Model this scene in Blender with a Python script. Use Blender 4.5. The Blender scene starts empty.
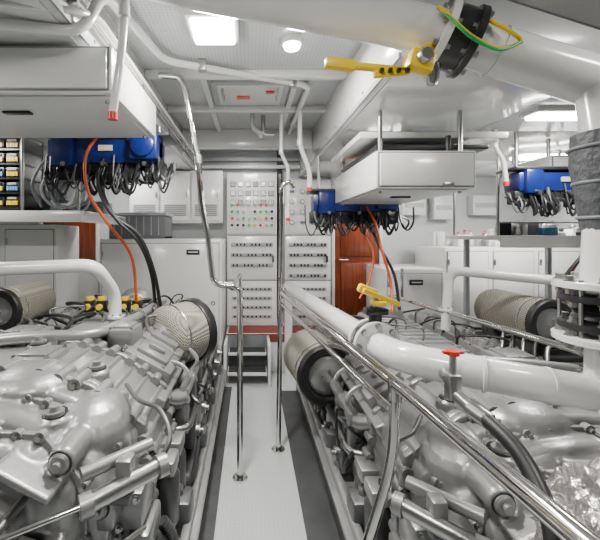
import bpy, bmesh, math, random
from mathutils import Vector, Matrix, Quaternion, Euler, noise
random.seed(7)
V=Vector
scene=bpy.context.scene
col=scene.collection
LP=.52   # lamp power scale

# ------------------------------------------------------------ materials
def mat(name,c,rough=.5,metal=0.,bump=None,var=0.,emis=0.,coat=0.,kind=None,ksc=1.,kstr=.3):
    m=bpy.data.materials.new(name); m.use_nodes=True
    nt=m.node_tree; n=nt.nodes; l=nt.links
    b=n['Principled BSDF']
    b.inputs['Base Color'].default_value=(*c,1); b.inputs['Roughness'].default_value=rough
    b.inputs['Metallic'].default_value=metal; b.inputs['Coat Weight'].default_value=coat; b.inputs['Coat Roughness'].default_value=.12
    if emis>0:
        b.inputs['Emission Color'].default_value=(*c,1); b.inputs['Emission Strength'].default_value=emis
    tc=n.new('ShaderNodeTexCoord')
    if var>0:
        no=n.new('ShaderNodeTexNoise'); no.inputs['Scale'].default_value=6; no.inputs['Detail'].default_value=6
        l.new(tc.outputs['Object'],no.inputs['Vector'])
        r=n.new('ShaderNodeValToRGB')
        r.color_ramp.elements[0].position=.3; r.color_ramp.elements[1].position=.7
        r.color_ramp.elements[0].color=(*[x*(1-var) for x in c],1); r.color_ramp.elements[1].color=(*c,1)
        l.new(no.outputs['Fac'],r.inputs['Fac']); l.new(r.outputs['Color'],b.inputs['Base Color'])
    if bump:
        no=n.new('ShaderNodeTexNoise'); no.inputs['Scale'].default_value=bump[0]; no.inputs['Detail'].default_value=4
        l.new(tc.outputs['Object'],no.inputs['Vector'])
        bp=n.new('ShaderNodeBump'); bp.inputs['Strength'].default_value=bump[1]; bp.inputs['Distance'].default_value=.02
        l.new(no.outputs['Fac'],bp.inputs['Height']); l.new(bp.outputs['Normal'],b.inputs['Normal'])
    if kind:
        sep=n.new('ShaderNodeSeparateXYZ'); l.new(tc.outputs['Object'],sep.inputs[0])
        def M(op,a,bb=None):
            x=n.new('ShaderNodeMath'); x.operation=op
            for i,v in enumerate((a,bb)):
                if v is None: continue
                if isinstance(v,(int,float)): x.inputs[i].default_value=v
                else: l.new(v,x.inputs[i])
            return x.outputs[0]
        def two(h,k):
            mx=n.new('ShaderNodeMix'); mx.data_type='RGBA'
            mx.inputs['A'].default_value=(*c,1); mx.inputs['B'].default_value=(*[x*k for x in c],1)
            l.new(h,mx.inputs['Factor']); l.new(mx.outputs['Result'],b.inputs['Base Color'])
        X,Y,Z=sep.outputs
        if kind=='perf':
            fx=M('SUBTRACT',M('FRACT',M('MULTIPLY',X,ksc)),.5); fy=M('SUBTRACT',M('FRACT',M('MULTIPLY',Y,ksc)),.5)
            d=M('SQRT',M('ADD',M('MULTIPLY',fx,fx),M('MULTIPLY',fy,fy)))
            two(M('LESS_THAN',d,.16),.5)
        else:
            if kind=='checker':
                a=M('ADD',X,Y); q=M('SUBTRACT',X,Y)
                s1=M('SINE',M('MULTIPLY',a,ksc)); s2=M('SINE',M('MULTIPLY',q,ksc))
                h=M('GREATER_THAN',M('MULTIPLY',s1,s2),.6); two(h,.86)
            elif kind=='weave':
                ang=M('ADD',X,Z)
                h=M('MULTIPLY',M('SINE',M('MULTIPLY',Y,ksc)),M('SINE',M('MULTIPLY',ang,ksc)))
                two(M('GREATER_THAN',h,.2),.4)
            elif kind=='wood':
                no=n.new('ShaderNodeTexNoise'); no.inputs['Scale'].default_value=5
                mp=n.new('ShaderNodeMapping'); mp.inputs['Scale'].default_value=(8,8,.6)
                l.new(tc.outputs['Object'],mp.inputs[0]); l.new(mp.outputs[0],no.inputs['Vector'])
                r=n.new('ShaderNodeValToRGB'); r.color_ramp.elements[0].position=.35; r.color_ramp.elements[1].position=.65
                r.color_ramp.elements[0].color=(*[x*.5 for x in c],1); r.color_ramp.elements[1].color=(*c,1)
                l.new(no.outputs['Fac'],r.inputs['Fac']); l.new(r.outputs['Color'],b.inputs['Base Color']); h=no.outputs['Fac']
            bp=n.new('ShaderNodeBump'); bp.inputs['Strength'].default_value=kstr; bp.inputs['Distance'].default_value=.004
            l.new(h,bp.inputs['Height']); l.new(bp.outputs['Normal'],b.inputs['Normal'])
    return m
WHITE=mat('white_paint',(.67,.675,.665),.2,coat=.5)
WHITE2=mat('white_panel',(.57,.585,.585),.32)
WALL=mat('wall_paint',(.5,.52,.525),.32,var=.06)
AFT=mat('aft_fill_cut_paint',(.13,.135,.14),.5)  # unseen wall made dark to cut fill light on the engine fronts
PERF=mat('perforated_panel',(.48,.495,.5),.25,kind='perf',ksc=45)
SILVER=mat('silver_engine_paint',(.31,.312,.31),.36,.6,bump=(80,.05),var=.14,coat=.22)
SILVER2=mat('silver_engine_dark_shaded',(.13,.132,.135),.38,.6,var=.3)  # darker silver, pushed down so the colour holds shade low on the engines
CHROME=mat('stainless_steel',(.66,.65,.63),.08,1.)
STEEL=mat('brushed_steel',(.42,.42,.41),.3,1.,bump=(40,.05))
BLACK=mat('black_rubber',(.010,.010,.011),.42)
BLACKP=mat('black_plastic',(.014,.014,.016),.3)
DARK=mat('dark_grey_metal',(.035,.037,.04),.4,.5)
GREY=mat('grey_plastic',(.15,.16,.17),.5)
LGREY=mat('light_grey_edge',(.34,.355,.37),.45)
YEL=mat('yellow_paint',(.8,.54,.005),.32)
RED=mat('red_paint',(.55,.02,.015),.35)
GREEN=mat('green_plastic',(.02,.4,.1),.4)
ORANGE=mat('orange_cable',(.5,.075,.012),.4)
BLUE=mat('blue_paint',(.005,.016,.13),.3,coat=.3)
LBLUE=mat('light_blue_plastic',(.08,.28,.5),.4)
MESH=mat('woven_filter_sleeve',(.31,.295,.245),.75,kind='weave',ksc=330,kstr=.8)
FOIL=mat('foil_insulation',(.66,.64,.6),.24,.85,bump=(16,1.6))
JACKET=mat('lagging_jacket',(.06,.065,.07),.6,.2,bump=(30,.6))
WOOD=mat('varnished_wood',(.22,.042,.012),.3,kind='wood',kstr=.1)
FLOORM=mat('white_checker_plate',(.52,.54,.55),.33,.1,kind='checker',ksc=130,kstr=.4)
UNDERSHADE=mat('under_engine_shade',(.06,.062,.065),.5,var=.3)  # shade beneath and beside the engines, put into a dark colour
RUBBERMAT=mat('red_rubber_mat',(.16,.025,.018),.7)
TREAD=mat('black_tread',(.02,.02,.02),.7)
LAMP=mat('lamp_diffuser',(1.,.98,.94),.4,emis=34)
BEIGE=mat('beige_label',(.5,.46,.33),.6)

# ------------------------------------------------------------ builder
def frame(d):
    d=d.normalized(); a=V((0,0,1)) if abs(d.z)<.9 else V((1,0,0))
    u=d.cross(a).normalized(); return u,d.cross(u).normalized()
class MB:
    def __init__(s,name): s.name=name; s.v=[]; s.f=[]; s.m=[]; s.mats=[]
    def mi(s,m):
        if m not in s.mats: s.mats.append(m)
        return s.mats.index(m)
    def add(s,vs,fs,m):
        o=len(s.v); s.v.extend(tuple(x) for x in vs); k=s.mi(m)
        for f in fs: s.f.append([i+o for i in f]); s.m.append(k)
    def bm(s,b,m,M=None):
        b.verts.index_update()
        s.add([(M@v.co if M else v.co) for v in b.verts],[[v.index for v in f.verts] for f in b.faces],m); b.free()
    def box(s,c,sz,m,rot=None,bev=0.,seg=2):
        b=bmesh.new(); bmesh.ops.create_cube(b,size=1); bmesh.ops.scale(b,vec=sz,verts=b.verts)
        if bev>0: bmesh.ops.bevel(b,geom=b.edges[:],offset=min(bev,min(sz)*.45),segments=seg,affect='EDGES',profile=.5)
        M=Matrix.Translation(c)
        if rot: M=M@Euler(rot).to_matrix().to_4x4()
        s.bm(b,m,M)
    def prism(s,pts,d,m,bev=.0,seg=3):
        "closed outline (list of 3-D points) pushed along vector d, edges rounded"
        b=bmesh.new(); vs=[b.verts.new(p) for p in pts]; ws=[b.verts.new(V(p)+V(d)) for p in pts]; n=len(pts)
        b.faces.new(vs[::-1]); b.faces.new(ws)
        for i in range(n): b.faces.new((vs[i],vs[(i+1)%n],ws[(i+1)%n],ws[i]))
        bmesh.ops.recalc_face_normals(b,faces=b.faces)
        if bev: bmesh.ops.bevel(b,geom=b.edges[:],offset=bev,segments=seg,affect='EDGES',profile=.5,clamp_overlap=True)
        s.bm(b,m)
    def b2(s,a,b,m,bev=0.):
        s.box([(a[i]+b[i])/2 for i in range(3)],[abs(b[i]-a[i]) for i in range(3)],m,bev=bev)
    def cyl(s,p0,p1,r,m,r2=None,seg=20):
        p0=V(p0);p1=V(p1); s.lathe(p0,p1-p0,[(0,0.0),(0,r),((p1-p0).length,r if r2 is None else r2),((p1-p0).length,0.0)],m,seg)
    def lathe(s,o,ax,prof,m,seg=28):
        o=V(o);ax=V(ax).normalized();u,w=frame(ax)
        vs=[];fs=[]
        for h,r in prof:
            r=max(r,1e-4)
            for i in range(seg):
                t=2*math.pi*i/seg; vs.append(o+ax*h+(u*math.cos(t)+w*math.sin(t))*r)
        for k in range(len(prof)-1):
            for i in range(seg):
                j=(i+1)%seg; fs.append([k*seg+i,k*seg+j,(k+1)*seg+j,(k+1)*seg+i])
        n=len(prof)-1
        fs.append(list(range(seg))[::-1]); fs.append([n*seg+i for i in range(seg)])
        s.add(vs,fs,m)
    def sweep(s,pts,r,m,seg=12):
        P=[V(pts[0])]
        R=[r[0] if isinstance(r,(list,tuple)) else r]
        for i,p in enumerate(pts[1:],1):
            if (V(p)-P[-1]).length>1e-5: P.append(V(p)); R.append(r[i] if isinstance(r,(list,tuple)) else r)
        n=len(P); T=[]
        for i in range(n): T.append((P[min(i+1,n-1)]-P[max(i-1,0)]).normalized())
        u,_=frame(T[0]); vs=[];fs=[]
        for i in range(n):
            if i>0:
                q=T[i-1].rotation_difference(T[i]); u=(q@u); u=(u-T[i]*u.dot(T[i])).normalized()
            w=T[i].cross(u)
            for k in range(seg):
                t=2*math.pi*k/seg; vs.append(P[i]+(u*math.cos(t)+w*math.sin(t))*R[i])
        for i in range(n-1):
            for k in range(seg):
                j=(k+1)%seg; fs.append([i*seg+k,i*seg+j,(i+1)*seg+j,(i+1)*seg+k])
        fs.append(list(range(seg))[::-1]); fs.append([(n-1)*seg+k for k in range(seg)])
        s.add(vs,fs,m)
    def pipe(s,pts,r,m,fil=.05,seg=14): s.sweep(fillet(pts,fil),r,m,seg)
    def hose(s,pts,r,m,seg=10,n=8): s.sweep(smooth(pts,n),r,m,seg)
    def ribbed(s,pts,r,m,pitch=.012,seg=14):
        P=resample(smooth(pts,8),pitch/2); s.sweep(P,[r*(1.0 if i%2 else .86) for i in range(len(P))],m,seg)
    def ball(s,c,r,m,sc=(1,1,1),seg=20):
        b=bmesh.new(); bmesh.ops.create_uvsphere(b,u_segments=seg,v_segments=seg//2+2,radius=r)
        s.bm(b,m,Matrix.Translation(c)@Matrix.Diagonal((*sc,1)))
    def ring(s,c,ax,R,r,m,seg=32,arc=1.):
        u,w=frame(V(ax)); n=int(seg*arc)
        pts=[V(c)+(u*math.cos(2*math.pi*i/seg)+w*math.sin(2*math.pi*i/seg))*R for i in range(n+1)]
        s.sweep(pts,r,m,8)
    def bolt(s,p,ax,r,m,h=None):
        h=h or r; s.lathe(p,ax,[(-.004,0),(-.004,r*1.5),(h*.3,r*1.5),(h*.3,r),(h*1.5,r),(h*1.5,0)],m,6)
    def bolts(s,c,ax,R,n,m,r=.01,h=.01,ph=0.):
        ax=V(ax).normalized();u,w=frame(ax)
        for i in range(n):
            t=2*math.pi*(i+ph)/n; p=V(c)+(u*math.cos(t)+w*math.sin(t))*R
            s.lathe(p,ax,[(0,r*1.35),(h*.25,r*1.35),(h*.25,r),(h,r),(h,0)],m,6)
    def flange(s,c,ax,R,th,m,n=8,bm=None,br=.012,hub=None):
        ax=V(ax).normalized(); c=V(c)
        s.lathe(c-ax*th/2,ax,[(0,0),(0,R*.97),(th*.12,R),(th*.88,R),(th,R*.97),(th,0)],m,36)
        s.bolts(c+ax*th/2,ax,R*.83,n,bm or m,br,br*1.4); s.bolts(c-ax*th/2,-ax,R*.83,n,bm or m,br,br*1.4)
    def done(s,parent=None,angle=38,remesh=None,smoothit=4):
        me=bpy.data.meshes.new(s.name); me.from_pydata(s.v,[],s.f)
        for m in s.mats: me.materials.append(m)
        me.polygons.foreach_set('material_index',s.m)
        b=bmesh.new(); b.from_mesh(me); bmesh.ops.recalc_face_normals(b,faces=b.faces); b.to_mesh(me); b.free()
        me.polygons.foreach_set('use_smooth',[True]*len(me.polygons))
        if not remesh: me.set_sharp_from_angle(angle=math.radians(angle))
        me.update()
        o=bpy.data.objects.new(s.name,me); col.objects.link(o)
        if remesh:
            r=o.modifiers.new('cast','REMESH'); r.mode='VOXEL'; r.voxel_size=remesh; r.use_smooth_shade=True
            k=o.modifiers.new('fillet','SMOOTH'); k.factor=.5; k.iterations=smoothit
        if parent: o.parent=parent
        return o
def fillet(pts,rad,n=7):
    P=[V(p) for p in pts]; out=[P[0]]
    for i in range(1,len(P)-1):
        a=P[i-1]-P[i]; b=P[i+1]-P[i]; d=min(rad,a.length*.48,b.length*.48)
        p0=P[i]+a.normalized()*d; p2=P[i]+b.normalized()*d
        for k in range(n+1):
            t=k/n; out.append(p0*(1-t)**2+P[i]*2*t*(1-t)+p2*t*t)
    out.append(P[-1]); return out
def smooth(pts,n=8):
    P=[V(p) for p in pts]; P=[P[0]*2-P[1]]+P+[P[-1]*2-P[-2]]; out=[]
    for i in range(1,len(P)-2):
        for k in range(n):
            t=k/n; a,b,c,d=P[i-1],P[i],P[i+1],P[i+2]
            out.append(.5*((2*b)+(c-a)*t+(2*a-5*b+4*c-d)*t*t+(3*b-a-3*c+d)*t**3))
    out.append(P[-2]); return out
def resample(P,step):
    out=[P[0]]; acc=0
    for i in range(1,len(P)):
        seg=P[i]-P[i-1]; L=seg.length; t=step-acc
        while t<=L:
            out.append(P[i-1]+seg*(t/L)); t+=step
        acc=L-(t-step)
    return out
def empty(name):
    e=bpy.data.objects.new(name,None); col.objects.link(e); return e

# ------------------------------------------------------------ camera
cd=bpy.data.cameras.new('camera'); cam=bpy.data.objects.new('camera',cd); col.objects.link(cam)
cam.location=(0,0,1.6); cam.rotation_euler=(math.pi/2,0,0)
cd.sensor_width=36; cd.lens=22.8; cd.shift_x=.0833; cd.shift_y=-.0583; cd.clip_start=.02
scene.camera=cam

# ------------------------------------------------------------ room shell
XL,XR,YB,YF,ZC=-3.3,3.6,5.0,-1.2,2.7
def wall(name,a,b,m):
    o=MB(name); o.b2(a,b,m); return o.done()
wall('floor',(XL,YF,-.06),(XR,YB,0),FLOORM)
wall('ceiling',(XL,YF,ZC),(XR,YB,ZC+.08),PERF)
wall('wall_back',(XL-.1,YB,-.06),(XR+.1,YB+.1,ZC+.08),WALL)
wall('wall_front',(XL-.1,YF-.1,-.06),(XR+.1,YF,ZC+.08),AFT)
wall('wall_left',(XL-.1,YF,-.06),(XL,YB,ZC+.08),WALL)
wall('wall_right',(XR,YF,-.06),(XR+.1,YB,ZC+.08),WALL)
wall('trim_engine_shade_left',(-1.9,.7,0),(-.19,4.0,.004),UNDERSHADE)  # thin dark sheets added to paint shade on the floor around the engines
wall('trim_engine_shade_right',(.30,.7,0),(2.3,3.9,.004),UNDERSHADE)

def soffit(name,x0,x1,y0,y1,z0,side):
    o=MB(name)
    o.b2((x0,y0,z0),(x1,y1,ZC),WHITE,.004)
    n=3; w=(x1-x0-.06)/n; ny=3; h=(y1-y0-.06)/ny
    for i in range(n):
        for j in range(ny):
            a=x0+.03+i*w; b=y0+.03+j*h
            o.b2((a+.004,b+.004,z0-.008),(a+w-.004,b+h-.004,z0),PERF if (i+j)%2 else WHITE,.003)
            for p in ((.04,.04),(w-.04,.04),(.04,h-.04),(w-.04,h-.04),(w/2,.04),(w/2,h-.04)):
                o.cyl((a+p[0],b+p[1],z0-.012),(a+p[0],b+p[1],z0-.007),.008,STEEL,seg=8)
    xe=x1 if side>0 else x0
    for k in range(9):
        y=y0+.2+k*(y1-y0-.3)/9
        o.cyl((xe,y,z0+.05),(xe+side*.006,y,z0+.05),.008,STEEL,seg=8)
    o.b2((xe,y0,z0-.004),(xe+side*.012,y1,z0+.02),LGREY)
    return o.done()
soffit('trim_soffit_left',XL,-.7,.6,YB,2.42,1)
soffit('trim_soffit_right',.645,XR,1.62,YB,2.36,-1)
o=MB('trim_ceiling_frames')
for y in (2.55,3.25,4.55):
    o.b2((-.7,y-.03,ZC-.05),(.645,y+.03,ZC),WHITE,.006)
o.b2((-.34,2.55,ZC-.03),(-.3,4.55,ZC),WHITE2); o.b2((.3,2.55,ZC-.03),(.34,4.55,ZC),WHITE2)
o.b2((-.7,3.95,ZC-.2),(.645,4.0,ZC),WHITE,.006)
o.done()
o=MB('ceiling_hatch')
o.b2((-.28,2.68,ZC-.03),(.28,3.15,ZC),LGREY,.006); o.b2((-.24,2.72,ZC-.036),(.24,3.11,ZC-.028),WHITE2,.003)
o.b2((-.1,2.9,ZC-.045),(.0,2.96,ZC-.03),RED); o.b2((.12,2.8,ZC-.045),(.18,2.84,ZC-.03),RED)
for x in(-.2,.2): o.pipe([(x,2.76,ZC-.03),(x,2.76,ZC-.08),(x,2.9,ZC-.08),(x,2.9,ZC-.03)],.008,STEEL,.02)
o.done()
o=MB('ceiling_hook_pipes')
o.pipe([(.02,3.4,ZC),(.02,3.4,2.56),(.1,3.4,2.5),(.1,3.4,2.46)],.022,LGREY,.04)
o.pipe([(.12,3.5,ZC),(.12,3.5,2.52),(.22,3.5,2.52)],.02,STEEL,.04)
o.done()
def area(name,loc,sx,sy,p,parent,rot=(0,0,0),c=(1,.965,.91)):
    L=bpy.data.lights.new(name,'AREA'); L.shape='RECTANGLE'; L.size=sx; L.size_y=sy; L.energy=p*LP; L.color=c
    a=bpy.data.objects.new(name,L); a.location=loc; a.rotation_euler=rot; col.objects.link(a); a.parent=parent
def lamp(x,y,z,sx,sy,p,round_=False):
    e=empty('ceiling_light')
    o=MB('housing')
    if round_:
        o.lathe((x,y,z),(0,0,-1),[(0,0),(0,sx*.6),(.02,sx*.6),(.03,sx*.52),(.03,0)],WHITE,28)
        o.lathe((x,y,z-.03),(0,0,-1),[(0,sx*.5),(.02,sx*.42),(.03,.0)],LAMP,24)
    else:
        o.b2((x-sx/2-.02,y-sy/2-.02,z-.035),(x+sx/2+.02,y+sy/2+.02,z),WHITE,.008)
        o.box((x,y,z-.04),(sx,sy,.03),LAMP,bev=.014)
    o.done(e)
    area('bulb',(x,y,z-.066),sx*.9,sy*.9,p,e)
lamp(-.19,1.98,ZC,.22,.24,120); lamp(.236,2.14,ZC,.1,.1,40,True)
lamp(-.1,.35,ZC,.3,.12,42); lamp(0,4.3,ZC,.3,.12,13)  # added lamps, out of view, lighting the near and far ends
lamp(-1.7,1.1,2.42,.4,.12,40); lamp(-2.2,2.7,2.42,.4,.12,24); lamp(-1.5,4.4,2.42,.5,.12,15)  # lamps added under the left soffit, not in view
lamp(1.9,2.3,2.36,.4,.12,32); lamp(2.7,3.5,2.36,.5,.2,90); lamp(1.5,4.4,2.36,.4,.12,13)  # lamps added under the right soffit; the strongest brightens the far right
lamp(1.7,.7,ZC,.4,.12,38)  # added lamp, out of view at the near right

# ------------------------------------------------------------ back of the room
def switchboard(x0,x1,z0,z1,y,kind):
    o=MB('switchboard'); o.b2((x0,y,z0),(x1,YB-.002,z1),WHITE,.008)
    w=x1-x0
    def fr(a,b,c,d,m=LGREY): o.b2((x0+a*w,y-.008,b),(x0+c*w,y,d),m,.003)
    fr(.03,1.62,.97,z1-.05,WHITE); fr(.03,1.05,.97,1.58,WHITE); fr(.03,z0+.03,.97,1.01,WHITE)
    for zz in (1.6,1.03): o.b2((x0,y-.004,zz-.006),(x1,y+.01,zz+.006),GREY)
    if kind==0:
        for r in range(3):
            for c in range(6):
                cx=x0+w*(.12+c*.152); cz=z1-.14-r*.115
                o.box((cx,y-.012,cz),(.066,.012,.066),DARK,bev=.003)
                o.box((cx,y-.018,cz),(.054,.006,.054),WHITE if (r+c)%3 else LGREY)
                o.box((cx+.005,y-.022,cz),(.003,.003,.03),BLACKP,rot=(0,.6,0))
        for r in range(4):
            for c in range(8):
                cx=x0+w*(.1+c*.114); cz=1.98-r*.085
                if random.random()<.85:
                    m=random.choice([RED,GREEN,GREEN,BLACKP,LGREY,YEL,GREEN])
                    o.lathe((cx,y-.008,cz),(0,-1,0),[(0,.018),(.008,.018),(.008,.014),(.02,.014),(.02,0)],m,12)
    else:
        for r in range(4):
            for c in range(4):
                cx=x0+w*(.15+c*.23); cz=z1-.15-r*.13
                if (r+c)%4: 
                    o.cyl((cx,y-.008,cz),(cx,y-.025,cz),.03,DARK,seg=16); o.cyl((cx,y-.025,cz),(cx,y-.027,cz),.025,WHITE,seg=16)
                else: o.box((cx,y-.014,cz),(.06,.014,.03),RED if r==1 else GREY,bev=.003)
    for r in range(3 if kind==0 else 4):
        cz=1.48-r*.13
        o.box(((x0+x1)/2,y-.012,cz),(w*.84,.01,.05),LGREY,bev=.002)
        for c in range(11):
            o.box((x0+w*(.13+c*.074),y-.022,cz),(.02,.014,.03),BLACKP if (c+r)%4 else LGREY)
    for r in range(4):
        cz=.92-r*.115; o.box(((x0+x1)/2,y-.012,cz),(w*.8,.008,.04),LGREY)
        for c in range(9): o.box((x0+w*(.16+c*.085),y-.02,cz),(.02,.012,.022),BLACKP)
    o.box((x1-.05,y-.02,1.3),(.02,.025,.09),BLACKP,bev=.004)
    return o.done()
switchboard(-.29,.34,.457,2.38,4.8,0)
switchboard(.44,1.02,.457,2.3,4.8,1)
o=MB('platform'); o.b2((-.28,4.42,0.001),(1.38,4.998,.45),WHITE2,.01); o.b2((-.26,4.45,.45),(1.36,4.79,.456),RUBBERMAT)
o.b2((-.28,4.405,.36),(1.38,4.42,.45),RUBBERMAT); o.done()
o=MB('boarding_steps')
for i,(y,z) in enumerate(((4.28,.3),(4.12,.15))):
    o.b2((-.24,y-.12 if i else y-.08,z-.035),(.18,y+.11,z),WHITE,.006)
    o.b2((-.23,y-.11 if i else y-.07,z),(.17,y+.1,z+.006),TREAD)
o.b2((-.28,4.0,0),(-.25,4.4,.44),WHITE,.004); o.b2((.19,4.0,0),(.22,4.4,.44),WHITE,.004)
o.b2((-.25,4.39,0),(.19,4.4,.44),GREY); o.done()
def door(name,x0,x1,z0,z1):
    o=MB(name); o.b2((x0,4.95,z0),(x1,4.998,z1),WOOD,.01)
    o.b2((x0+.08,4.93,z0+.1),(x1-.08,4.951,(z0+z1)/2-.04),WOOD,.02); o.b2((x0+.08,4.93,(z0+z1)/2+.04),(x1-.08,4.951,z1-.1),WOOD,.02)
    for a in (x0-.04,x1): o.b2((a,4.92,z0),(a+.04,4.998,z1+.04),WHITE,.006)
    o.b2((x0,4.92,z1),(x1,4.998,z1+.04),WHITE,.006)
    o.cyl((x0+.05,4.95,(z0+z1)/2),(x0+.05,4.88,(z0+z1)/2),.012,STEEL); o.cyl((x0+.05,4.88,(z0+z1)/2),(x0+.16,4.88,(z0+z1)/2),.01,STEEL)
    o.done()
door('door_1',1.1,1.68,.46,2.1); door('door_2',-2.7,-2.0,.001,2.0)
def locker(name,a,b,doors=2,m=WHITE,handle=BLACKP,badge=False):
    o=MB(name); o.b2(a,b,m,.025)
    w=(b[0]-a[0])/doors
    for i in range(doors):
        x0=a[0]+i*w+.03; x1=a[0]+(i+1)*w-.03
        o.b2((x0-.006,a[1]-.004,a[2]+.054),(x1+.006,a[1]+.005,b[2]-.044),GREY)
        o.b2((x0,a[1]-.012,a[2]+.06),(x1,a[1]+.005,b[2]-.05),m,.008)
        o.ring((x1-.06,a[1]-.015,(a[2]+b[2])/2+.1),(0,1,0),.018,.005,handle,16)
        for zz in (a[2]+.16,b[2]-.16): o.box((x0+.01,a[1]-.014,zz),(.02,.012,.06),STEEL,bev=.002)
    if badge:
        c=b[0]-.3; o.box((c,a[1]-.018,b[2]-.14),(.14,.01,.055),BLACKP,bev=.004); o.box((c,a[1]-.024,b[2]-.14),(.1,.004,.012),WHITE)
    return o.done()
locker('generator_enclosure',(-1.6,4.02,0),(-.3,4.9,1.56),1,badge=True)
locker('storage_locker',(-3.28,3.5,0),(-1.78,3.98,1.70),3)
locker('storage_locker',(-2.4,4.2,0),(-1.64,4.85,1.27),1)
locker('control_cabinet',(1.4,3.95,0),(2.02,4.6,1.25),1,badge=True)
locker('workbench_cabinet',(2.1,4.1,0),(3.58,4.85,1.47),3)
o=MB('wall_cupboard')
o.b2((-1.5,4.72,1.75),(-.34,4.998,2.4),WHITE,.01)
for i in range(3):
    o.b2((-1.48+i*.38,4.70,1.78),(-1.13+i*.38,4.725,2.37),WHITE,.006)
    for k in range(6): o.b2((-1.44+i*.38,4.693,1.84+k*.025),(-1.17+i*.38,4.70,1.85+k*.025),GREY)
    o.box((-1.16+i*.38,4.69,2.1),(.012,.02,.07),STEEL)
o.done()
o=MB('trim_back_wall')
for x in (-1.55,.39,1.06,1.78,2.5): o.b2((x-.018,4.96,2.15),(x+.018,5,2.4),LGREY,.004)
o.b2((-.7,4.93,2.56),(.645,5,2.6),LGREY); o.b2((-.7,4.9,2.46),(.645,5,2.5),WHITE,.004)
for k in range(4): o.pipe([(.36+k*.018,4.97,.5),(.36+k*.018,4.97,2.7)],.008,BLACKP)
o.done()
# ---- stores
o=MB('storage_shelf'); o.b2((XL+.002,2.95,1.75),(-1.3,3.98,1.79),WHITE,.008)
o.b2((-1.33,2.95,1.70),(-1.3,3.98,1.79),WHITE,.006); o.b2((XL+.002,2.93,1.70),(-1.3,2.96,1.79),WHITE,.006)
for x in(-1.34,-1.78): o.pipe([(x,2.97,1.79),(x,2.97,2.41)],.012,STEEL)
o.done()
o=MB('electrical_terminal_rack')
o.b2((-2.45,3.0,1.791),(-1.8,3.3,1.81),BLACKP)
for x in (-2.45,-1.82): o.b2((x,3.0,1.791),(x+.02,3.3,2.39),BLACKP)
o.b2((-2.45,3.28,1.8),(-1.8,3.3,2.39),DARK)
for r in range(5):
    z=1.81+r*.115; o.b2((-2.45,3.0,z),(-1.8,3.3,z+.012),BLACKP)
    for c in range(5):
        x=-2.43+c*.122; o.b2((x,3.02,z+.014),(x+.11,3.26,z+.1),BLACKP,.006)
        for j in range(4):
            o.b2((x+.012+j*.023,3.010,z+.03),(x+.030+j*.023,3.02,z+.062),YEL if (r+c)%4!=1 else LBLUE)
        o.b2((x+.02,3.010,z+.075),(x+.09,3.02,z+.09),BLUE if c%2 else LGREY)
o.done()
o=MB('coiled_hose')
for k in range(14):
    c=(-1.53+random.uniform(-.05,.03),3.14+k*.02,1.975+random.uniform(-.02,.02))
    o.ring(c,(random.uniform(-.6,.6),1,random.uniform(-.2,.2)),.145+random.uniform(-.03,.01),random.uniform(.009,.015),[GREY,LGREY,LGREY][k%3],36)
o.hose([(-1.63,3.2,1.85),(-1.42,3.05,1.87),(-1.38,3.02,2.1),(-1.5,3.05,2.25)],.012,LGREY)
o.hose([(-1.7,3.1,1.83),(-1.72,3.0,2.0),(-1.6,3.0,2.2),(-1.45,3.05,2.15)],.012,GREY)
o.done()
o=MB('toolbox_stack')
for i,(x,y,z,m) in enumerate(((-2.0,3.6,1.79,GREY),(-2.05,3.6,1.93,DARK),(-2.5,3.75,1.79,LGREY),(-1.55,3.7,1.79,GREY))):
    o.b2((x-.17,y-.12,z+.001),(x+.17,y+.12,z+.13),m,.012); o.pipe([(x-.06,y-.12,z+.08),(x-.06,y-.15,z+.08),(x+.06,y-.15,z+.08),(x+.06,y-.12,z+.08)],.007,BLACKP,.01)
o.done()
o=MB('plastic_crate')
o.b2((-1.52,4.1,1.561),(-.92,4.5,1.585),GREY)
for a,b in (((-1.52,4.1,1.561),(-1.5,4.5,1.84)),((-.94,4.1,1.561),(-.92,4.5,1.84)),((-1.52,4.1,1.561),(-.92,4.12,1.84)),((-1.52,4.48,1.561),(-.92,4.5,1.84))): o.b2(a,b,GREY,.004)
o.b2((-1.54,4.08,1.81),(-.9,4.52,1.845),LGREY,.006)
for i in range(7): o.b2((-1.47+i*.08,4.09,1.6),(-1.46+i*.08,4.1,1.8),LGREY)
o.done()
o=MB('workbench_supplies')
for i in range(30):
    x=2.15+random.random()*1.35; y=4.2+random.random()*.5; h=random.uniform(.05,.18); z=1.471
    m=random.choice([WHITE,WHITE2,LGREY,STEEL,WHITE,WHITE2])
    if random.random()<.5:
        r=random.uniform(.02,.045); o.lathe((x,y,z),(0,0,1),[(0,0),(0,r),(h*.7,r),(h*.85,r*.4),(h,r*.4),(h,0)],m,14)
        o.cyl((x,y,z+h),(x,y,z+h+.015),r*.45,random.choice([RED,BLACKP,BLUE]),seg=10)
    else: o.box((x,y,z+h/2),(random.uniform(.05,.14),random.uniform(.05,.12),h),m,rot=(0,0,random.uniform(-.4,.4)),bev=.006)
o.done()
o=MB('equipment_shelf')
o.b2((1.95,2.95,1.56),(XR-.002,3.8,1.595),WHITE,.008); o.b2((1.95,2.945,1.50),(XR-.002,2.97,1.595),WHITE,.004)
for y in(3.05,3.7): o.pipe([(1.99,y,1.59),(1.99,y,2.35)],.012,STEEL)
o.pipe([(1.99,3.05,1.70),(3.55,3.05,1.70)],.008,STEEL)
for x in (2.1,2.9): o.b2((x,3.7,0),(x+.04,3.74,1.56),LGREY)
o.done()
o=MB('shelf_supplies')
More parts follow.
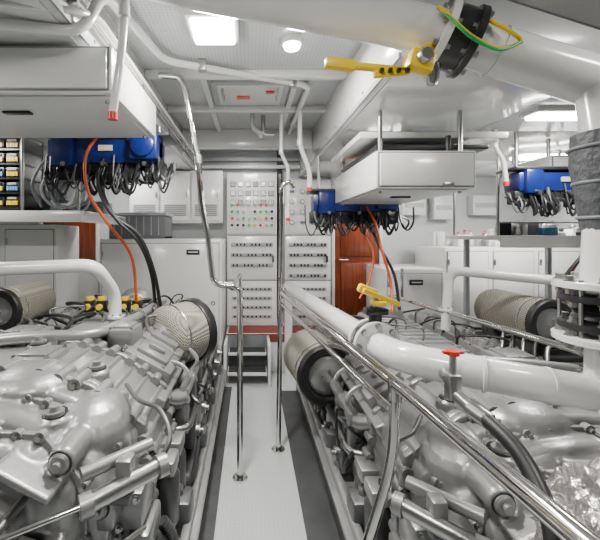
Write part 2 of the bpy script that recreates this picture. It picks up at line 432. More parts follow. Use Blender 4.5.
for i in range(50):
    x=2.06+random.random()*1.45; y=3.12+random.random()*.55; h=random.uniform(.03,.13); z=1.596
    m=random.choice([WHITE,WHITE2,LGREY,GREY,STEEL,LBLUE,WHITE,DARK,STEEL])
    if random.random()<.4: o.lathe((x,y,z),(0,0,1),[(0,0),(0,.03),(h*.7,.03),(h*.85,.012),(h,.012),(h,0)],m,14)
    else: o.box((x,y,z+h/2),(random.uniform(.05,.14),.09,h),m,rot=(0,0,random.uniform(-.4,.4)),bev=.006)
o.done()
for (x,z,w,h) in ((1.95,1.98,.3,.25),(2.35,1.95,.25,.3),(2.85,1.98,.35,.25)):
    o=MB('junction_box'); o.b2((x,4.85,z-h/2),(x+w,4.998,z+h/2),WHITE2,.01); o.b2((x+.03,4.84,z-.03),(x+w-.03,4.851,z+.03),LGREY)
    o.done()

# ------------------------------------------------------------ overhead control boxes
def ohbox(x0,x1,y0,y1,z0,z1,top,hand=1):
    o=MB('overhead_cabinet'); o.b2((x0,y0,z0),(x1,y1,z1),WHITE,.01)
    o.b2((x0+.012,y0-.003,z0+.008),(x1-.012,y0+.002,z1-.008),GREY)
    o.b2((x0+.02,y0-.014,z0+.015),(x1-.02,y0+.002,z1-.015),WHITE,.006)
    o.b2((x0+.03,y0+.03,z0-.008),(x1-.03,y1-.03,z0),WHITE2,.004)
    cx=(x0+x1)/2
    o.box((cx+hand*.12,y0-.02,z0+.02),(.06,.02,.03),STEEL,bev=.004)
    o.box((cx,(y0+y1)/2-.15,z0-.014),(.13,.04,.012),BLACKP,bev=.004)
    for (a,b) in ((x0+.05,y0+.08),(x1-.05,y0+.08),(x0+.05,y1-.08),(x1-.05,y1-.08)):
        o.cyl((a,b,z1),(a,b,top),.014,STEEL,seg=10); o.cyl((a,b,z0-.02),(a,b,z0-.007),.01,STEEL,seg=6)
    return o
o=ohbox(.73,1.31,2.2,3.26,1.87,2.09,2.345)
o.b2((.76,2.3,2.12),(1.45,3.2,2.15),DARK,.01); o.b2((.68,2.35,2.2),(1.6,3.2,2.24),WHITE,.008)
o.pipe([(1.2,2.3,2.09),(1.2,2.3,2.2)],.016,DARK); o.done()
o=ohbox(-1.65,-.58,1.6,2.35,2.2,2.4,2.415,-1); o.done()
o=ohbox(2.25,2.75,2.85,3.4,1.97,2.2,2.345); o.done()

# ------------------------------------------------------------ blue units
def blue_unit(cx,cy,cz,top,sc=1.,drop=None):
    o=MB('air_compressor_unit')
    P=lambda x,y,z:(cx+x*sc,cy+y*sc,cz+z*sc)
    o.box(P(0,0,.2),(.9*sc,.3*sc,.03*sc),DARK,bev=.005)
    for x in(-.35,.35): o.cyl(P(x,0,.2),(cx+x*sc,cy,top),.014,STEEL)
    o.box(P(-.02,-.04,.08),(.8*sc,.2*sc,.17*sc),BLUE,bev=.015)
    o.box(P(.28,-.1,.11),(.2*sc,.2*sc,.2*sc),BLUE,bev=.02); o.box(P(-.3,-.09,.08),(.16*sc,.18*sc,.22*sc),BLUE,bev=.02)
    o.box(P(.0,-.145,.1),(.1*sc,.012,.04*sc),BEIGE)
    o.lathe(P(.28,-.2,.11),(0,-1,0),[(0,0),(0,.08*sc),(.02,.08*sc),(.03,.06*sc),(.03,0)],BLUE,24)
    for k,x in enumerate((-.3,-.02,.27)):
        for f in range(6): o.lathe(P(x-.1+f*.034,-.02,.06),(1,0,0),[(0,.0),(0,.118*sc),(.008,.118*sc),(.008,0)],BLUE,24)
        o.cyl(P(x,-.02,.06),P(x,-.02,-.14),.045*sc,DARK,seg=16); o.flange(P(x,-.02,-.1),(0,0,1),.07*sc,.02,BLACKP,6,STEEL,.008)
        o.box(P(x+.06,-.05,-.05),(.15*sc,.14*sc,.13*sc),BLACKP,bev=.01); o.box(P(x-.08,-.06,-.06),(.13*sc,.12*sc,.12*sc),DARK,bev=.01)
        o.box(P(x,-.08,-.1),(.2*sc,.1*sc,.06*sc),DARK,bev=.01)
        o.cyl(P(x+.02,-.12,-.02),P(x+.02,-.2,-.02),.016,STEEL)
    for i in range(46):      # looms looping down and back up close to their own terminals
        x0=random.uniform(-.44,.42); w=random.uniform(.03,.14)*random.choice((-1,1)); dz=random.uniform(-.24,-.12)
        a=P(x0,random.uniform(-.16,.02),random.uniform(-.08,.08)); b=P(x0+w,random.uniform(-.16,.02),random.uniform(-.08,.06))
        yy=random.uniform(-.2,-.08)
        o.hose([a,P(x0+w*.1,yy,dz*.6),P(x0+w*.5,yy,dz),P(x0+w*.9,yy,dz*.6),b],random.choice([.006,.008,.010])*sc,random.choice([BLACKP,BLACK,BLACK,DARK,DARK,GREY]),6,6)
    for pts,r,m in (drop or []): o.hose(pts,r,m,10,10)
    return o.done()
blue_unit(-1.03,2.85,2.12,2.41,1.,[
 ([(-1.08,2.75,2.34),(-1.13,2.62,2.15),(-1.1,2.58,1.9),(-.98,2.62,1.68),(-.86,2.75,1.45),(-.85,2.85,1.1)],.011,ORANGE),
 ([(-1.04,2.75,2.2),(-1.06,2.64,1.98),(-.95,2.6,1.75),(-.78,2.65,1.6),(-.7,2.75,1.35),(-.68,2.9,1.05)],.014,BLACK),
 ([(-1.02,2.75,2.2),(-1.04,2.66,1.96),(-.93,2.6,1.73),(-.78,2.66,1.55),(-.72,2.76,1.33),(-.72,2.9,1.05)],.013,BLACK)])
blue_unit(.98,3.6,1.82,2.345,.95,[
 ([(1.05,3.5,1.9),(1.12,3.4,1.7),(1.15,3.3,1.45),(1.22,3.3,1.2),(1.2,3.2,.95)],.012,ORANGE),
 ([(1.1,3.5,1.7),(1.16,3.4,1.5),(1.27,3.35,1.25),(1.3,3.3,.95)],.014,BLACK),
 ([(1.0,3.5,1.7),(1.1,3.4,1.45),(1.05,3.35,1.2),(.95,3.3,1.05)],.01,ORANGE)])
blue_unit(2.2,2.75,1.91,2.345,.78,[
 ([(2.3,2.65,1.95),(2.44,2.6,1.78),(2.36,2.6,1.58),(2.2,2.6,1.35),(2.15,2.6,1.1)],.013,ORANGE),
 ([(2.25,2.65,1.85),(2.38,2.6,1.72),(2.30,2.58,1.52),(2.15,2.6,1.3),(2.1,2.6,1.1)],.014,BLACK)])

# ------------------------------------------------------------ pipework
e=empty('overhead_seawater_pipe')
o=MB('pipe'); o.sweep(fillet([(-.46,-1.19,2.6),(-.46,1.45,2.6),(.61,1.45,2.40),(1.27,1.38,2.15)],.14),.086,WHITE,28)
d=(V((1.27,1.38,2.15))-V((.61,1.45,2.40))).normalized()
o.sweep(fillet([V((1.13,1.395,2.203)),(1.26,1.37,2.15),(1.24,1.3,1.8),(1.22,1.3,1.43)],.1,10),.073,WHITE,24)
o.done(e)
o=MB('flanges')
c=V((.77,1.435,2.34)); o.flange(c-d*.05,d,.128,.028,WHITE,8,STEEL,.012); o.flange(c+d*.05,d,.128,.028,BLACKP,8,STEEL,.012)
o.lathe(c-d*.036,d,[(0,0),(0,.115),(.072,.115),(.072,0)],BLACKP,32)
o.flange(c+d*.16,d,.092,.012,WHITE,0)
o.done(e)
o=MB('yellow_lever')
o.cyl((.68,1.42,2.3),(.57,1.36,2.215),.026,YEL); o.box((.60,1.34,2.21),(.09,.06,.07),YEL,rot=(0,.3,0),bev=.012)
o.lathe((.60,1.31,2.215),(0,-1,0),[(0,0),(0,.026),(.02,.026),(.03,.02),(.03,0)],STEEL,20)
o.box((.43,1.35,2.195),(.28,.03,.024),YEL,rot=(0,.1,0),bev=.008); o.box((.32,1.35,2.206),(.11,.035,.038),YEL,rot=(0,.12,0),bev=.01)
o.box((.5,1.345,2.175),(.13,.02,.028),YEL,rot=(0,-.1,0),bev=.006)
for k in range(4): o.box((.46+k*.03,1.33,2.176),(.012,.02,.012),DARK)
o.lathe((.655,1.37,2.21),(0,0,-1),[(0,0),(0,.03),(.05,.026),(.07,.015),(.07,0)],CHROME,18)
o.done(e)
o=MB('earthing_strap'); o.hose([(.66,1.33,2.40),(.68,1.29,2.34),(.74,1.27,2.265),(.83,1.27,2.225),(.91,1.28,2.25),(.90,1.31,2.30),(.84,1.33,2.35)],.007,YEL)
o.hose([(.66,1.33,2.395),(.68,1.285,2.332),(.74,1.265,2.257),(.83,1.265,2.217),(.912,1.275,2.248)],.0055,GREEN); o.done(e)
o=MB('lagging_jacket'); o.lathe((1.25,1.3,1.95),(0,0,-1),[(0,.08),(0,.122),(.1,.125),(.2,.11),(.32,.095),(.36,.085),(.36,.075)],JACKET,24)
for z in (1.9,1.78,1.66): o.ring((1.25,1.3,z),(0,0,1),.127-(1.9-z)*.11,.006,GREY)
o.done(e)
o=MB('riser_flanges')
for z,m in ((1.43,WHITE),(1.385,BLACKP),(1.29,BLACKP),(1.245,WHITE)): o.flange((1.22,1.3,z),(0,0,1),.15 if m==WHITE else .135,.024,m,8,STEEL,.014)
o.ribbed([(1.22,1.3,1.39),(1.22,1.3,1.34),(1.22,1.3,1.28)],.1,BLACK,.03,24)
for k in range(6):
    a=k*math.pi/3+.3; o.cyl((1.22+.125*math.cos(a),1.3+.125*math.sin(a),1.22),(1.22+.125*math.cos(a),1.3+.125*math.sin(a),1.45),.007,STEEL,seg=8)
o.done(e)
e=empty('seawater_suction_pipe')
o=MB('pipe'); o.sweep(fillet([(.44,4.39,1.0),(.575,1.72,1.10),(.605,1.52,1.11),(.85,1.36,1.10),(1.22,1.3,1.05),(1.22,1.3,1.23)],.13,10),.060,WHITE,28)
o.cyl((.44,4.36,1.0),(.44,4.36,.001),.045,WHITE)
o.done(e)
o=MB('butterfly_valve'); ax=V((.05,-1,.035)).normalized(); c=V((.573,1.76,1.098))
o.flange(c-ax*.035,ax,.108,.024,WHITE,8,STEEL,.012); o.flange(c+ax*.045,ax,.108,.024,WHITE,8,STEEL,.012); o.lathe(c-ax*.023,ax,[(0,0),(0,.092),(.056,.092),(.056,0)],BLACKP,30)
o.cyl(c,c+V((0.01,0,.17)),.03,BLACKP); o.box(c+V((.01,0,.15)),(.10,.06,.03),BLACKP,bev=.006); o.cyl(c+V((.01,0,.17)),c+V((.01,0,.22)),.014,STEEL)
o.box(c+V((.03,-.01,.215)),(.19,.035,.024),YEL,rot=(0,.38,.1),bev=.006); o.box(c+V((-.03,-.0,.245)),(.09,.04,.04),YEL,rot=(0,.38,0),bev=.01)
o.box(c+V((.02,-.01,.19)),(.06,.07,.02),YEL,bev=.006)
o.done(e)
o=MB('weld_collars')
o.flange((.84,1.366,1.10),V((.84,-.4,-.03)),.064,.012,WHITE,0); o.flange((1.04,1.33,1.074),V((.98,-.16,-.13)),.063,.01,WHITE,0)
o.done(e)
o=MB('drain_valve')
o.cyl((.72,1.44,1.10),(.71,1.35,1.09),.024,STEEL); o.box((.71,1.33,1.07),(.045,.045,.09),STEEL,bev=.008)
o.cyl((.71,1.33,1.1),(.71,1.33,1.185),.012,STEEL); o.box((.71,1.33,1.19),(.075,.02,.012),RED,bev=.004); o.lathe((.71,1.33,1.18),(0,0,1),[(0,0),(0,.022),(.015,.022),(.015,0)],RED,16)
o.cyl((.71,1.33,1.05),(.74,1.28,1.02),.022,STEEL); o.cyl((.74,1.28,1.02),(.77,1.22,1.0),.028,STEEL)
o.hose([(.76,1.24,1.01),(.785,1.1,.96),(.77,.97,.86),(.735,.92,.72),(.70,.9,.5),(.64,1.0,.2)],.024,BLACK,16)
o.ring((.775,1.21,.99),(.5,-.7,-.5),.028,.005,STEEL)
o.done(e)
def capped(name,pts,r,fl):
    o=MB(name); o.sweep(fillet(pts,.09),r,WHITE,22)
    o.flange(fl,(0,0,1),r*1.5,.02,WHITE,6,STEEL,.008); return o.done()
capped('coolant_pipe',[(XL+.01,2.05,1.34),(-.98,2.4,1.41),(-.93,2.62,1.2),(-.93,2.62,.95)],.042,(-.93,2.62,1.04))
capped('coolant_pipe',[(XR-.05,1.75,1.18),(1.47,2.8,1.34),(1.45,2.82,.9)],.034,(1.45,2.82,1.05))
o=MB('sprinkler_line')
o.pipe([(-2.5,1.38,2.375),(-1.0,1.38,2.375),(-.66,1.5,2.40),(-.62,1.6,2.62),(-.58,1.95,2.655),(-.52,2.3,2.655),(.42,2.7,2.66),(.40,4.4,2.66)],.022,WHITE,.09)
o.pipe([(-2.5,1.3,2.395),(-.9,1.3,2.395),(-.66,1.42,2.44),(-.64,1.6,2.52),(-.63,4.7,2.52)],.013,WHITE,.08)
for p in ((-.3,2.39,2.655),(.3,2.65,2.66),(.405,3.6,2.66)): o.b2((p[0]-.025,p[1]-.025,2.63),(p[0]+.025,p[1]+.025,2.7),STEEL,.004)
o.b2((-1.3,1.355,2.35),(-1.26,1.405,2.42),STEEL,.004); o.b2((-.97,1.28,2.37),(-.94,1.4,2.42),BLACKP,.004)
o.done()
def vent(pts,r):
    o=MB('vent_drop_pipe'); o.pipe(pts,r,WHITE,.06); q=V(pts[-1]); o.cyl(q,q-V((0,0,.03)),r*1.15,RED,seg=14); p=V(pts[1]); o.cyl(p,p+V((0,0,.05)),r*1.35,WHITE); o.done()
vent([(-.52,1.6,2.7),(-.52,1.57,2.5),(-.53,1.55,2.3),(-.56,1.55,2.10)],.017)
vent([(.42,3.2,2.7),(.42,3.2,2.35),(.5,3.2,2.15),(.5,3.2,2.0)],.02)
vent([(1.74,2.7,2.35),(1.74,2.7,2.22),(1.80,2.7,2.14),(1.82,2.7,1.98)],.016)
vent([(.27,3.3,2.7),(.27,3.3,2.3),(.33,3.3,2.2),(.33,3.3,1.75)],.015)
o=MB('cable_conduit')
for k in range(3): o.pipe([(-.675,.8,2.5+.035*k),(-.675,4.7,2.5+.035*k)],.008,WHITE if k else STEEL)
for k in range(8): o.b2((-.7,1+k*.45,2.49),(-.66,1.02+k*.45,2.59),STEEL)
o.done()
o=MB('cable_tray')
a=V((.55,1.0,2.335)); b=V((1.9,1.1,1.98)); sd=V((0,1,0)); mid=(a+b)/2
o.box(mid,((b-a).length,.16,.006),STEEL,rot=(0,math.atan2(a.z-b.z,b.x-a.x),.07))
for s_ in(-.08,.08): o.box(mid+sd*s_+V((0,0,.02)),((b-a).length,.006,.05),GREY,rot=(0,math.atan2(a.z-b.z,b.x-a.x),.07))
for k in range(3): o.hose([a+sd*(-.05+.05*k)+V((0,0,.025)),mid+sd*(-.05+.05*k)+V((0,0,.025)),b+sd*(-.05+.05*k)+V((0,0,.025))],.018,BLACKP if k%2 else GREY)
for t in(.1,.8): p=a+(b-a)*t; o.cyl(p+sd*.07,(p.x,p.y+.07,2.7),.01,STEEL)
o.done()

# ------------------------------------------------------------ handrails
o=MB('handrail')
o.pipe([(.21,2.83,0),(.24,2.83,1.9),(.245,2.83,1.98),(.30,2.83,2.0),(.33,2.83,1.95)],.019,CHROME,.05)
o.pipe([(.237,2.83,1.17),(.48,1.25,1.11),(.52,.2,1.15)],.021,CHROME,.1)
o.pipe([(.48,1.25,1.11),(.47,1.25,.85),(.36,1.25,.5),(.3,1.25,.0)],.018,CHROME,.1)
o.pipe([(.232,2.83,1.09),(.46,1.25,1.03)],.011,CHROME)
o.cyl((.48,1.25,1.06),(.48,1.25,1.13),.026,CHROME); o.cyl((.237,2.83,1.13),(.24,2.83,1.21),.028,CHROME)
o.flange((.21,2.83,.006),(0,0,1),.05,.012,CHROME,4,STEEL,.006); o.flange((.3,1.25,.006),(0,0,1),.05,.012,CHROME,4,STEEL,.006)
o.done()
o=MB('handrail')
o.pipe([(-.066,2.5,0),(-.066,2.5,1.23),(-.1,2.5,1.26),(-.24,2.5,1.28),(-.28,2.5,1.6),(-.32,2.5,1.8),(-.34,2.5,2.1),(-.43,2.5,2.58),(-.46,2.5,2.64),(-.6,2.5,2.65)],.02,CHROME,.05)
o.pipe([(-.12,2.5,1.25),(-.1,3.9,1.2),(-.1,3.9,0)],.016,CHROME,.06)
o.flange((-.066,2.5,.006),(0,0,1),.05,.012,CHROME,4,STEEL,.006)
o.cyl((-.338,2.5,2.07),(-.343,2.5,2.12),.027,STEEL); o.done()
o=MB('handrail')
o.pipe([(1.32,3.6,0),(1.32,3.6,1.03),(1.62,1.85,1.03),(1.9,.9,1.0),(1.9,.9,0)],.018,CHROME,.06)
o.pipe([(1.36,3.4,1.03),(1.36,3.4,1.3)],.014,CHROME); o.done()

# ------------------------------------------------------------ engines
def engine(cx,s,zo,filt,seed,caps):
    random.seed(seed); root=empty('marine_diesel_engine')
    E=lambda u,y,z:V((cx+s*u,y,z+zo))
    def bx(o,c,sz,m=SILVER,ry=0,rx=0,rz=0,bev=0.): o.box(E(*c),sz,m,rot=(rx,s*ry,s*rz),bev=bev)
    def pr(o,pts,y0,y1,bev=.03,m=SILVER): o.prism([E(u,y0,z) for u,z in pts],(0,y1-y0,0),m,bev)
    def sc(pts,k,c): return [(c[0]+(u-c[0])*k,c[1]+(z-c[1])*k) for u,z in pts]
    C0=(.0,.66)
    OUT=[(-.78,.25),(-.82,.7),(-.66,.96),(-.42,1.06),(.12,1.07),(.36,1.0),(.58,.84),(.62,.55),(.52,.28),(.3,.14),(-.5,.14)]
    LA=[(-.62,.35),(-.66,.78),(-.5,.95),(-.16,.98),(-.06,.82),(-.08,.5),(-.2,.3)]
    LB=[(.02,.42),(-.02,.74),(.08,.93),(.3,.92),(.44,.76),(.44,.5),(.3,.36)]
    LC=[(-.12,.2),(-.14,.42),(-.02,.52),(.22,.5),(.3,.36),(.26,.2)]
    o=MB('cast_body')
    bx(o,(-.02,2.75,.42),(1.06,1.95,.5)); bx(o,(-.02,2.7,.2-zo/2),(.8,1.8,.36))
    for u,r in((.36,.5),(-.42,-.5)): bx(o,(u,2.75,.74),(.36,1.86,.34),ry=r)
    bx(o,(-.03,2.75,.84),(.34,1.7,.26))
    pr(o,sc(OUT,.95,C0),1.42,1.98,.03); pr(o,sc(OUT,.84,(.05,.68)),1.28,1.5,.06)
    pr(o,LA,1.17,1.35,.07); pr(o,LB,1.19,1.35,.06); pr(o,LC,1.16,1.3,.05)
    for (u,y,z,r,scl) in ((-.36,1.24,.74,.22,(1.1,.55,.95)),(.2,1.25,.76,.17,(1.1,.45,1)),(-.3,1.5,.98,.16,(1.3,1.2,.6)),(.1,1.55,1.0,.15,(1.2,1.2,.5)),(.38,1.5,.84,.16,(1,1.2,.9))):
        o.ball(E(u,y,z),r,SILVER,scl)
    for (u,z,r,y) in ((-.1,.90,.06,1.14),(.22,.72,.085,1.10),(-.4,.66,.10,1.06),(.40,.88,.045,1.2),(-.08,.62,.055,1.12),(.42,.55,.055,1.15),(-.52,.86,.05,1.14),(.06,.36,.07,1.1),(-.36,.4,.06,1.12),(.5,.7,.045,1.25)):
        o.lathe(E(u,y,z),(0,1,0),[(0,r*.6),(.0,r*.85),(.012,r),(.3,r*1.06)],SILVER,28)
    for (u,y,z) in ((-.08,1.36,.98),(.3,1.36,.93),(-.34,1.52,1.05),(.33,1.66,.99),(.0,1.8,1.06),(-.2,1.95,1.05)):
        o.cyl(E(u,y,z-.16),E(u,y,z+.02),.055,SILVER); o.cyl(E(u,y,z),E(u,y,z+.035),.036,SILVER)
    for (u,z,w,h,r) in ((-.08,.76,.028,.34,0),(.0,.96,.3,.024,0),(-.28,.5,.3,.026,.3),(.3,.6,.26,.026,-.4),(-.58,.6,.026,.3,.1),(.1,.54,.22,.026,.2),(.32,.86,.2,.024,.5),(-.3,.94,.26,.024,-.15)):
        bx(o,(u,1.20,z),(w,.18,h),ry=r)
    for k in range(9): bx(o,(.53,1.95+k*.21,.4),(.1,.03,.4))
    for k in range(4):  bx(o,(.56,2.0+k*.45,.48),(.14,.26,.16))
    o.lathe(E(-.03,3.35,.98),(0,1,0),[(0,0),(0,.1),(.05,.15),(.16,.15),(.22,.1),(.3,.1),(.3,0)],SILVER,32)
    o.done(root,remesh=.0085,smoothit=2)
    o=MB('machined_casings')
    for y0,k in((1.52,1.0),(1.565,.985),(1.92,.99)): pr(o,sc(OUT,k,C0),y0,y0+.035,.008)
    for L_,c_,y_ in ((LA,(-.36,.65),1.262),(LB,(.2,.66),1.262),(sc(OUT,.84,(.05,.68)),(.05,.66),1.40)):
        pr(o,sc(L_,1.07 if y_<1.3 else 1.05,c_),y_,y_+.022,.006)
        LL=sc(L_,1.035 if y_<1.3 else 1.025,c_); m_=len(LL)
        for i in range(m_):
            for t in(0.,.33,.66):
                u=LL[i][0]*(1-t)+LL[(i+1)%m_][0]*t; z=LL[i][1]*(1-t)+LL[(i+1)%m_][1]*t
                o.cyl(E(u,y_-.008,z),E(u,y_+.02,z),.019,SILVER,seg=12); o.bolt(E(u,y_-.006,z),(0,-1,0),.0095,STEEL)
    n=len(OUT)
    for i in range(n):
        for t in(.2,.5,.8):
            u=OUT[i][0]*(1-t)+OUT[(i+1)%n][0]*t; z=OUT[i][1]*(1-t)+OUT[(i+1)%n][1]*t
            u=C0[0]+(u-C0[0])*.975; z=C0[1]+(z-C0[1])*.975
            if z>.3:
                o.cyl(E(u,1.50,z),E(u,1.62,z),.027,SILVER,seg=14); o.bolt(E(u,1.5,z),(0,-1,0),.013,STEEL)
                o.cyl(E(u,1.90,z),E(u,1.98,z),.024,SILVER,seg=12)
    for i in range(1,8):
        for t in(.0,.33,.66):
            u=OUT[i][0]*(1-t)+OUT[(i+1)%n][0]*t; z=OUT[i][1]*(1-t)+OUT[(i+1)%n][1]*t
            u=C0[0]+(u-C0[0])*.94; z=C0[1]+(z-C0[1])*.94
            o.sweep([E(u,1.6,z),E(u,1.93,z)],.014,SILVER,6)
    for (u,y,z,w,h,r) in ((-.36,1.135,.44,.2,.16,.1),(.1,1.15,.32,.2,.18,0),(.3,1.165,.62,.12,.1,.3)):
        bx(o,(u,y,z),(w,.03,h),ry=r,bev=.012)
        for a in(-1,0,1):
            for b in(-1,1): o.bolt(E(u+a*w*.4,y-.015,z+b*h*.4),(0,-1,0),.009,STEEL)
    for (u,z,r,y) in ((.22,.72,.085,1.10),(-.4,.66,.10,1.06)):
        o.flange(E(u,y,z),(0,1,0),r*1.02,.02,SILVER,6,STEEL,.008)
        o.lathe(E(u,y-.008,z),(0,-1,0),[(0,0),(0,r*.55),(.02,r*.5),(.03,r*.3),(.03,0)],SILVER,28)
    for u,r in((.44,.5),(-.5,-.5)):
        for k in range(6):
            y=2.1+k*.29
            bx(o,(u,y,.885),(.28,.268,.14),ry=r,bev=.022)
            bx(o,(u+.035*(1 if r>0 else -1),y,.95),(.18,.17,.035),ry=r,bev=.01)
            bx(o,(u+.05*(1 if r>0 else -1),y,.975),(.1,.03,.02),ry=r,bev=.006)
            for a,b in((-.11,-.11),(.11,-.11),(-.11,.11),(.11,.11)):
                p=E(u+(a)*math.cos(r),y+b,.885-a*math.sin(r)+.07*math.cos(r)); nn=V((s*math.sin(r),0,math.cos(r)))
                o.bolt(p-nn*.005,nn,.011,STEEL,.02)
    for k in range(14): bx(o,(-.03,2.15+k*.1,1.0),(.26,.03,.035),bev=.008)
    bx(o,(-.03,2.8,.985),(.3,1.4,.04),bev=.015)
    for (u,y,w,l,h) in ((-.22,2.06,.22,.22,.09),(.1,2.12,.22,.26,.08),(.3,2.14,.14,.2,.1),(.05,1.72,.18,.2,.06),(-.42,1.72,.16,.2,.08)):
        bx(o,(u,y,1.04),(w,l,h),bev=.014); bx(o,(u,y,1.04+h/2),(w*.7,l*.7,.025),bev=.008)
        for a in(-.4,.4):
            for b in(-.4,.4): o.bolt(E(u+a*w,y+b*l,1.04+h/2),(0,0,1),.008,STEEL)
    o.pipe([E(-.5,1.8,.95),E(-.42,1.84,1.07),E(-.1,1.9,1.09),E(.2,1.98,1.08),E(.27,2.4,1.07),E(.27,3.2,1.05)],.03,SILVER,.1,20)
    for p in (E(.27,2.5,1.068),E(.27,2.9,1.06)): o.flange(p,(0,1,0),.05,.02,SILVER,6,STEEL,.006)
    o.done(root)
    o=MB('plugs_and_caps')
    for (u,z,r,y) in ((-.1,.90,.045,1.14),(.40,.88,.033,1.2),(-.08,.62,.04,1.12),(.42,.55,.04,1.15),(-.52,.86,.036,1.14),(.06,.36,.05,1.1),(.5,.7,.033,1.25)):
        o.lathe(E(u,y+.003,z),(0,-1,0),[(0,0),(0,r),(.012,r),(.018,r*.8),(.018,r*.45),(.035,r*.45),(.035,0)],SILVER,24)
        o.ring(E(u,y,z),(0,1,0),r*1.06,.004,DARK,24)
    for (u,y,z) in ((-.08,1.36,1.01),(.3,1.36,.96),(-.34,1.52,1.08),(.33,1.66,1.02),(.0,1.8,1.09),(-.2,1.95,1.08)):
        o.lathe(E(u,y,z),(0,0,1),[(0,0),(0,.034),(.012,.034),(.012,.018),(.03,.018),(.03,0)],SILVER,18); o.ring(E(u,y,z),(0,0,1),.038,.004,DARK,20)
    for k in range(22):
        o.bolt(E(.585,1.9+k*.086,.62),V((s,0,0)),.011,STEEL); o.bolt(E(.53,1.9+k*.086,.24),V((s,0,0)),.011,STEEL)
    o.done(root)
    o=MB('side_plumbing')
    o.pipe([E(.52,1.95,.78),E(.63,2.02,.72),E(.63,3.65,.72)],.034,SILVER,.06)
    o.pipe([E(.55,1.98,.58),E(.67,2.02,.57),E(.67,3.7,.57)],.02,STEEL,.06)
    o.pipe([E(.6,1.98,.3),E(.66,2.02,.3),E(.66,3.7,.3)],.036,SILVER2,.06)
    for k in range(6):
        y=2.06+k*.29
        o.hose([E(.62,y,.74),E(.67,y+.02,.82),E(.62,y+.04,.88),E(.54,y+.05,.9)],.012,SILVER,8)
        o.lathe(E(.56,y,.7),V((s,0,.25)),[(0,0),(0,.05),(.06,.05),(.07,.032),(.11,.032),(.11,0)],SILVER,18)
        o.box(E(.64,y+.14,.47),(.1,.14,.15),SILVER if k%2 else SILVER2,bev=.015)
        o.lathe(E(.66,y+.14,.47),V((s,0,0)),[(0,0),(0,.038),(.05,.038),(.05,.018),(.07,.018),(.07,0)],STEEL,16)
        o.box(E(.63,y+.02,.62),(.07,.05,.2),SILVER,bev=.008)
    for i in range(9):
        y=2.0+random.random()*1.5; z=random.uniform(.3,.7)
        o.hose([E(.6,y,z),E(.70,y+random.uniform(-.1,.1),z+random.uniform(-.15,.1)),E(.69,y+random.uniform(-.15,.15),z+random.uniform(-.2,.1)),E(.6,y+random.uniform(-.2,.2),z+random.uniform(-.2,.1))],random.choice([.008,.012]),random.choice([BLACKP,DARK,SILVER2,BLACK]),8,6)
    for y in (1.72,1.88): 
        o.lathe(E(.62,y,.52),(0,0,-1),[(-.02,0),(-.02,.05),(0,.062),(.2,.062),(.23,.045),(.23,0)],SILVER2,24)
        o.box(E(.6,y,.57),(.14,.13,.07),SILVER,bev=.015)
    for q in range(3): o.ribbed([E(.58+.035*q,1.42+q*.05,.46),E(.62+.03*q,1.45+q*.05,.38),E(.64+.025*q,1.5+q*.05,.22),E(.6,1.6+q*.05,.06)],.022,SILVER2,.016)
    bx(o,(.57,1.42,.62),(.1,.16,.14),bev=.02); bx(o,(.6,1.45,.48),(.08,.2,.1),bev=.015)
    for a in(-.05,.05): o.bolt(E(.57+a*.6,1.335,.62+a),(0,-1,0),.009,STEEL)
    o.done(root)
    o=MB('shift_actuator')
    o.cyl(E(.52,1.13,.80),E(.70,1.27,.83),.028,STEEL); o.cyl(E(.50,1.115,.797),E(.53,1.135,.80),.036,SILVER); o.cyl(E(.69,1.26,.83),E(.715,1.28,.83),.036,SILVER)
    o.cyl(E(.3,1.0,.78),E(.52,1.13,.80),.009,CHROME); o.ball(E(.3,1.0,.78),.018,STEEL); o.cyl(E(.3,1.0,.78),E(.3,1.2,.78),.014,STEEL)
    o.box(E(.18,1.03,.80),(.1,.08,.07),SILVER,bev=.015); o.cyl(E(.16,1.0,.80),E(.16,1.25,.80),.035,SILVER); o.sweep([E(.18,1.02,.8),E(.3,1.01,.78)],.011,SILVER)
    o.cyl(E(.48,1.17,.86),E(.66,1.31,.88),.022,SILVER); o.box(E(.6,1.22,.84),(.05,.06,.1),SILVER,bev=.01); o.box(E(.55,1.27,.77),(.14,.16,.04),SILVER2,bev=.006); o.box(E(.52,1.3,.7),(.06,.1,.16),SILVER,bev=.012)
    o.hose([E(.70,1.28,.84),E(.72,1.33,.9),E(.66,1.42,.95),E(.56,1.5,.95),E(.48,1.6,.97)],.009,SILVER2)
    o.hose([E(.3,1.0,.77),E(.4,1.0,.70),E(.55,1.1,.66),E(.64,1.3,.6)],.008,STEEL)
    o.hose([E(.66,1.3,.86),E(.69,1.4,.74),E(.66,1.6,.6),E(.6,1.75,.6)],.01,BLACK)
    o.done(root)
    o=MB('harness')
    for i in range(14):
        u=random.uniform(-.4,.4); y=random.uniform(2.1,3.2)
        o.hose([E(u,y,.98),E(u+random.uniform(-.1,.1),y+.1,1.07),E(u+random.uniform(-.2,.2),y+.25,1.06),E(u+random.uniform(-.2,.2),y+.4,.96)],random.choice([.006,.009,.012]),random.choice([BLACKP,BLACK,DARK,SILVER2]),8)
    o.pipe([E(.14,2.3,1.0),E(.14,3.6,1.0)],.018,BLACK)
    if caps:
        for k in range(5):
            p=E(-.22+k*.09,2.9,1.06); o.box(p,(.065,.08,.09),BLACKP,bev=.01); o.cyl(p+V((0,0,.045)),p+V((0,0,.07)),.03,YEL); o.cyl(p-V((0,.04,0)),p-V((0,.065,0)),.022,YEL)
    o.done(root)
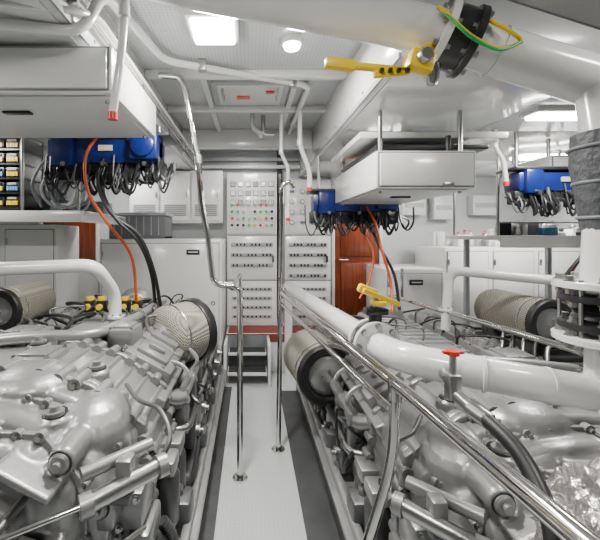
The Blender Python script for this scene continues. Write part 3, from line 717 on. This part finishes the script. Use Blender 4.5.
    for (a,b,r,inv) in filt:
        a=V(a);b=V(b);ax=(b-a).normalized();L=(b-a).length
        o=MB('air_filter')
        if not inv:
            o.lathe(a,ax,[(0,r*.9),(.01,r*.98),(.03,r),(L-.03,r),(L-.01,r*.96),(L,r*.5),(L,0)],MESH,48)
            o.lathe(a-ax*.035,ax,[(.03,0),(.03,r*.7),(0,r*.78),(0,r*1.0),(.01,r*1.06),(.045,r*1.06),(.05,r*1.0)],BLACK,48)
            o.lathe(a-ax*.03,ax,[(.0,0),(0,.0),(0,r*.3),(.02,r*.66),(.03,r*.7)],SILVER,32); o.bolts(a-ax*.03,-ax,r*.2,4,STEEL,.008,.012)
        else:
            o.lathe(a,ax,[(0,0),(0,r*.72),(.03,r*.93),(.06,r),(L-.03,r),(L,r),(L,0)],MESH,48)
            o.lathe(b-ax*.05,ax,[(0,r),(.0,r*1.05),(.01,r*1.08),(.06,r*1.08),(.075,r*1.0),(.075,0)],BLACK,48)
            o.lathe(a-ax*.03,ax,[(0,0),(0,r*.4),(.02,r*.5),(.05,r*.5)],SILVER,32)
        o.ring(a+ax*.09,ax,r*1.01,.006,STEEL,40)
        o.done(root)
    o=MB('engine_bed')
    for u in(.66,-.66):
        bx(o,(u,2.4,.09-zo+.004),(.14,3.0,.18),SILVER2,bev=.01); bx(o,(u,2.4,.2-zo),(.2,3.0,.03),SILVER,bev=.006)
        bx(o,(u+.05,2.4,.25-zo),(.04,3.0,.04),SILVER,bev=.01)
        for k in range(5): bx(o,(u*.93,1.2+k*.62,.28-zo),(.22,.14,.16),SILVER2,bev=.02); o.cyl(E(u,1.2+k*.62,.3-zo),E(u,1.2+k*.62,.4-zo),.02,STEEL)
    o.done(root)
    return root
engine(-1.0,1,0,[((-.58,2.45,.93),(-.39,2.68,.94),.2,True),((-1.72,2.6,1.08),(-1.72,3.1,1.08),.15,False)],11,True)
engine(1.2,-1,-.13,[((.53,2.6,.64),(.46,3.1,.64),.2,False),((1.93,2.45,1.03),(1.9,3.0,1.03),.15,False)],23,False)
for x,z in((-1.72,1.08),(1.92,1.03)):
    o=MB('auxiliary_generator')
    o.b2((x-.28,2.2,0.005),(x+.3,3.3,z-.28),DARK,.03)
    for k in range(8): o.b2((x-.3,2.26+k*.13,z-.32),(x+.3,2.32+k*.13,z-.2),DARK if k%2 else SILVER2,.02)
    o.cyl((x,2.6,z-.3),(x,2.6,z-.14),.08,SILVER2); o.cyl((x,3.0,z-.3),(x,3.0,z-.14),.08,SILVER2)
    for k in range(5): o.hose([(x-.2,2.2+k*.1,z-.2),(x-.1,2.3+k*.1,z-.1),(x+.1,2.3+k*.12,z-.14),(x+.25,2.4,z-.22)],.012,BLACK if k%2 else STEEL)
    o.done()

b=bmesh.new(); bmesh.ops.create_icosphere(b,subdivisions=6,radius=1)
for v in b.verts:
    n=v.co.copy(); k=1+.12*noise.noise(n*2.2)+.07*noise.noise(n*6)-.07*abs(noise.noise(n*4+V((3,1,2))))*2+.02*noise.noise(n*15)
    v.co=V((n.x*.27,n.y*.3,n.z*.46))*k
o=MB('foil_exhaust_blanket'); o.bm(b,FOIL,Matrix.Translation((1.04,.98,.55)))
o.cyl((1.04,1.03,0.005),(1.04,1.03,.3),.1,DARK)
o.done(angle=80)
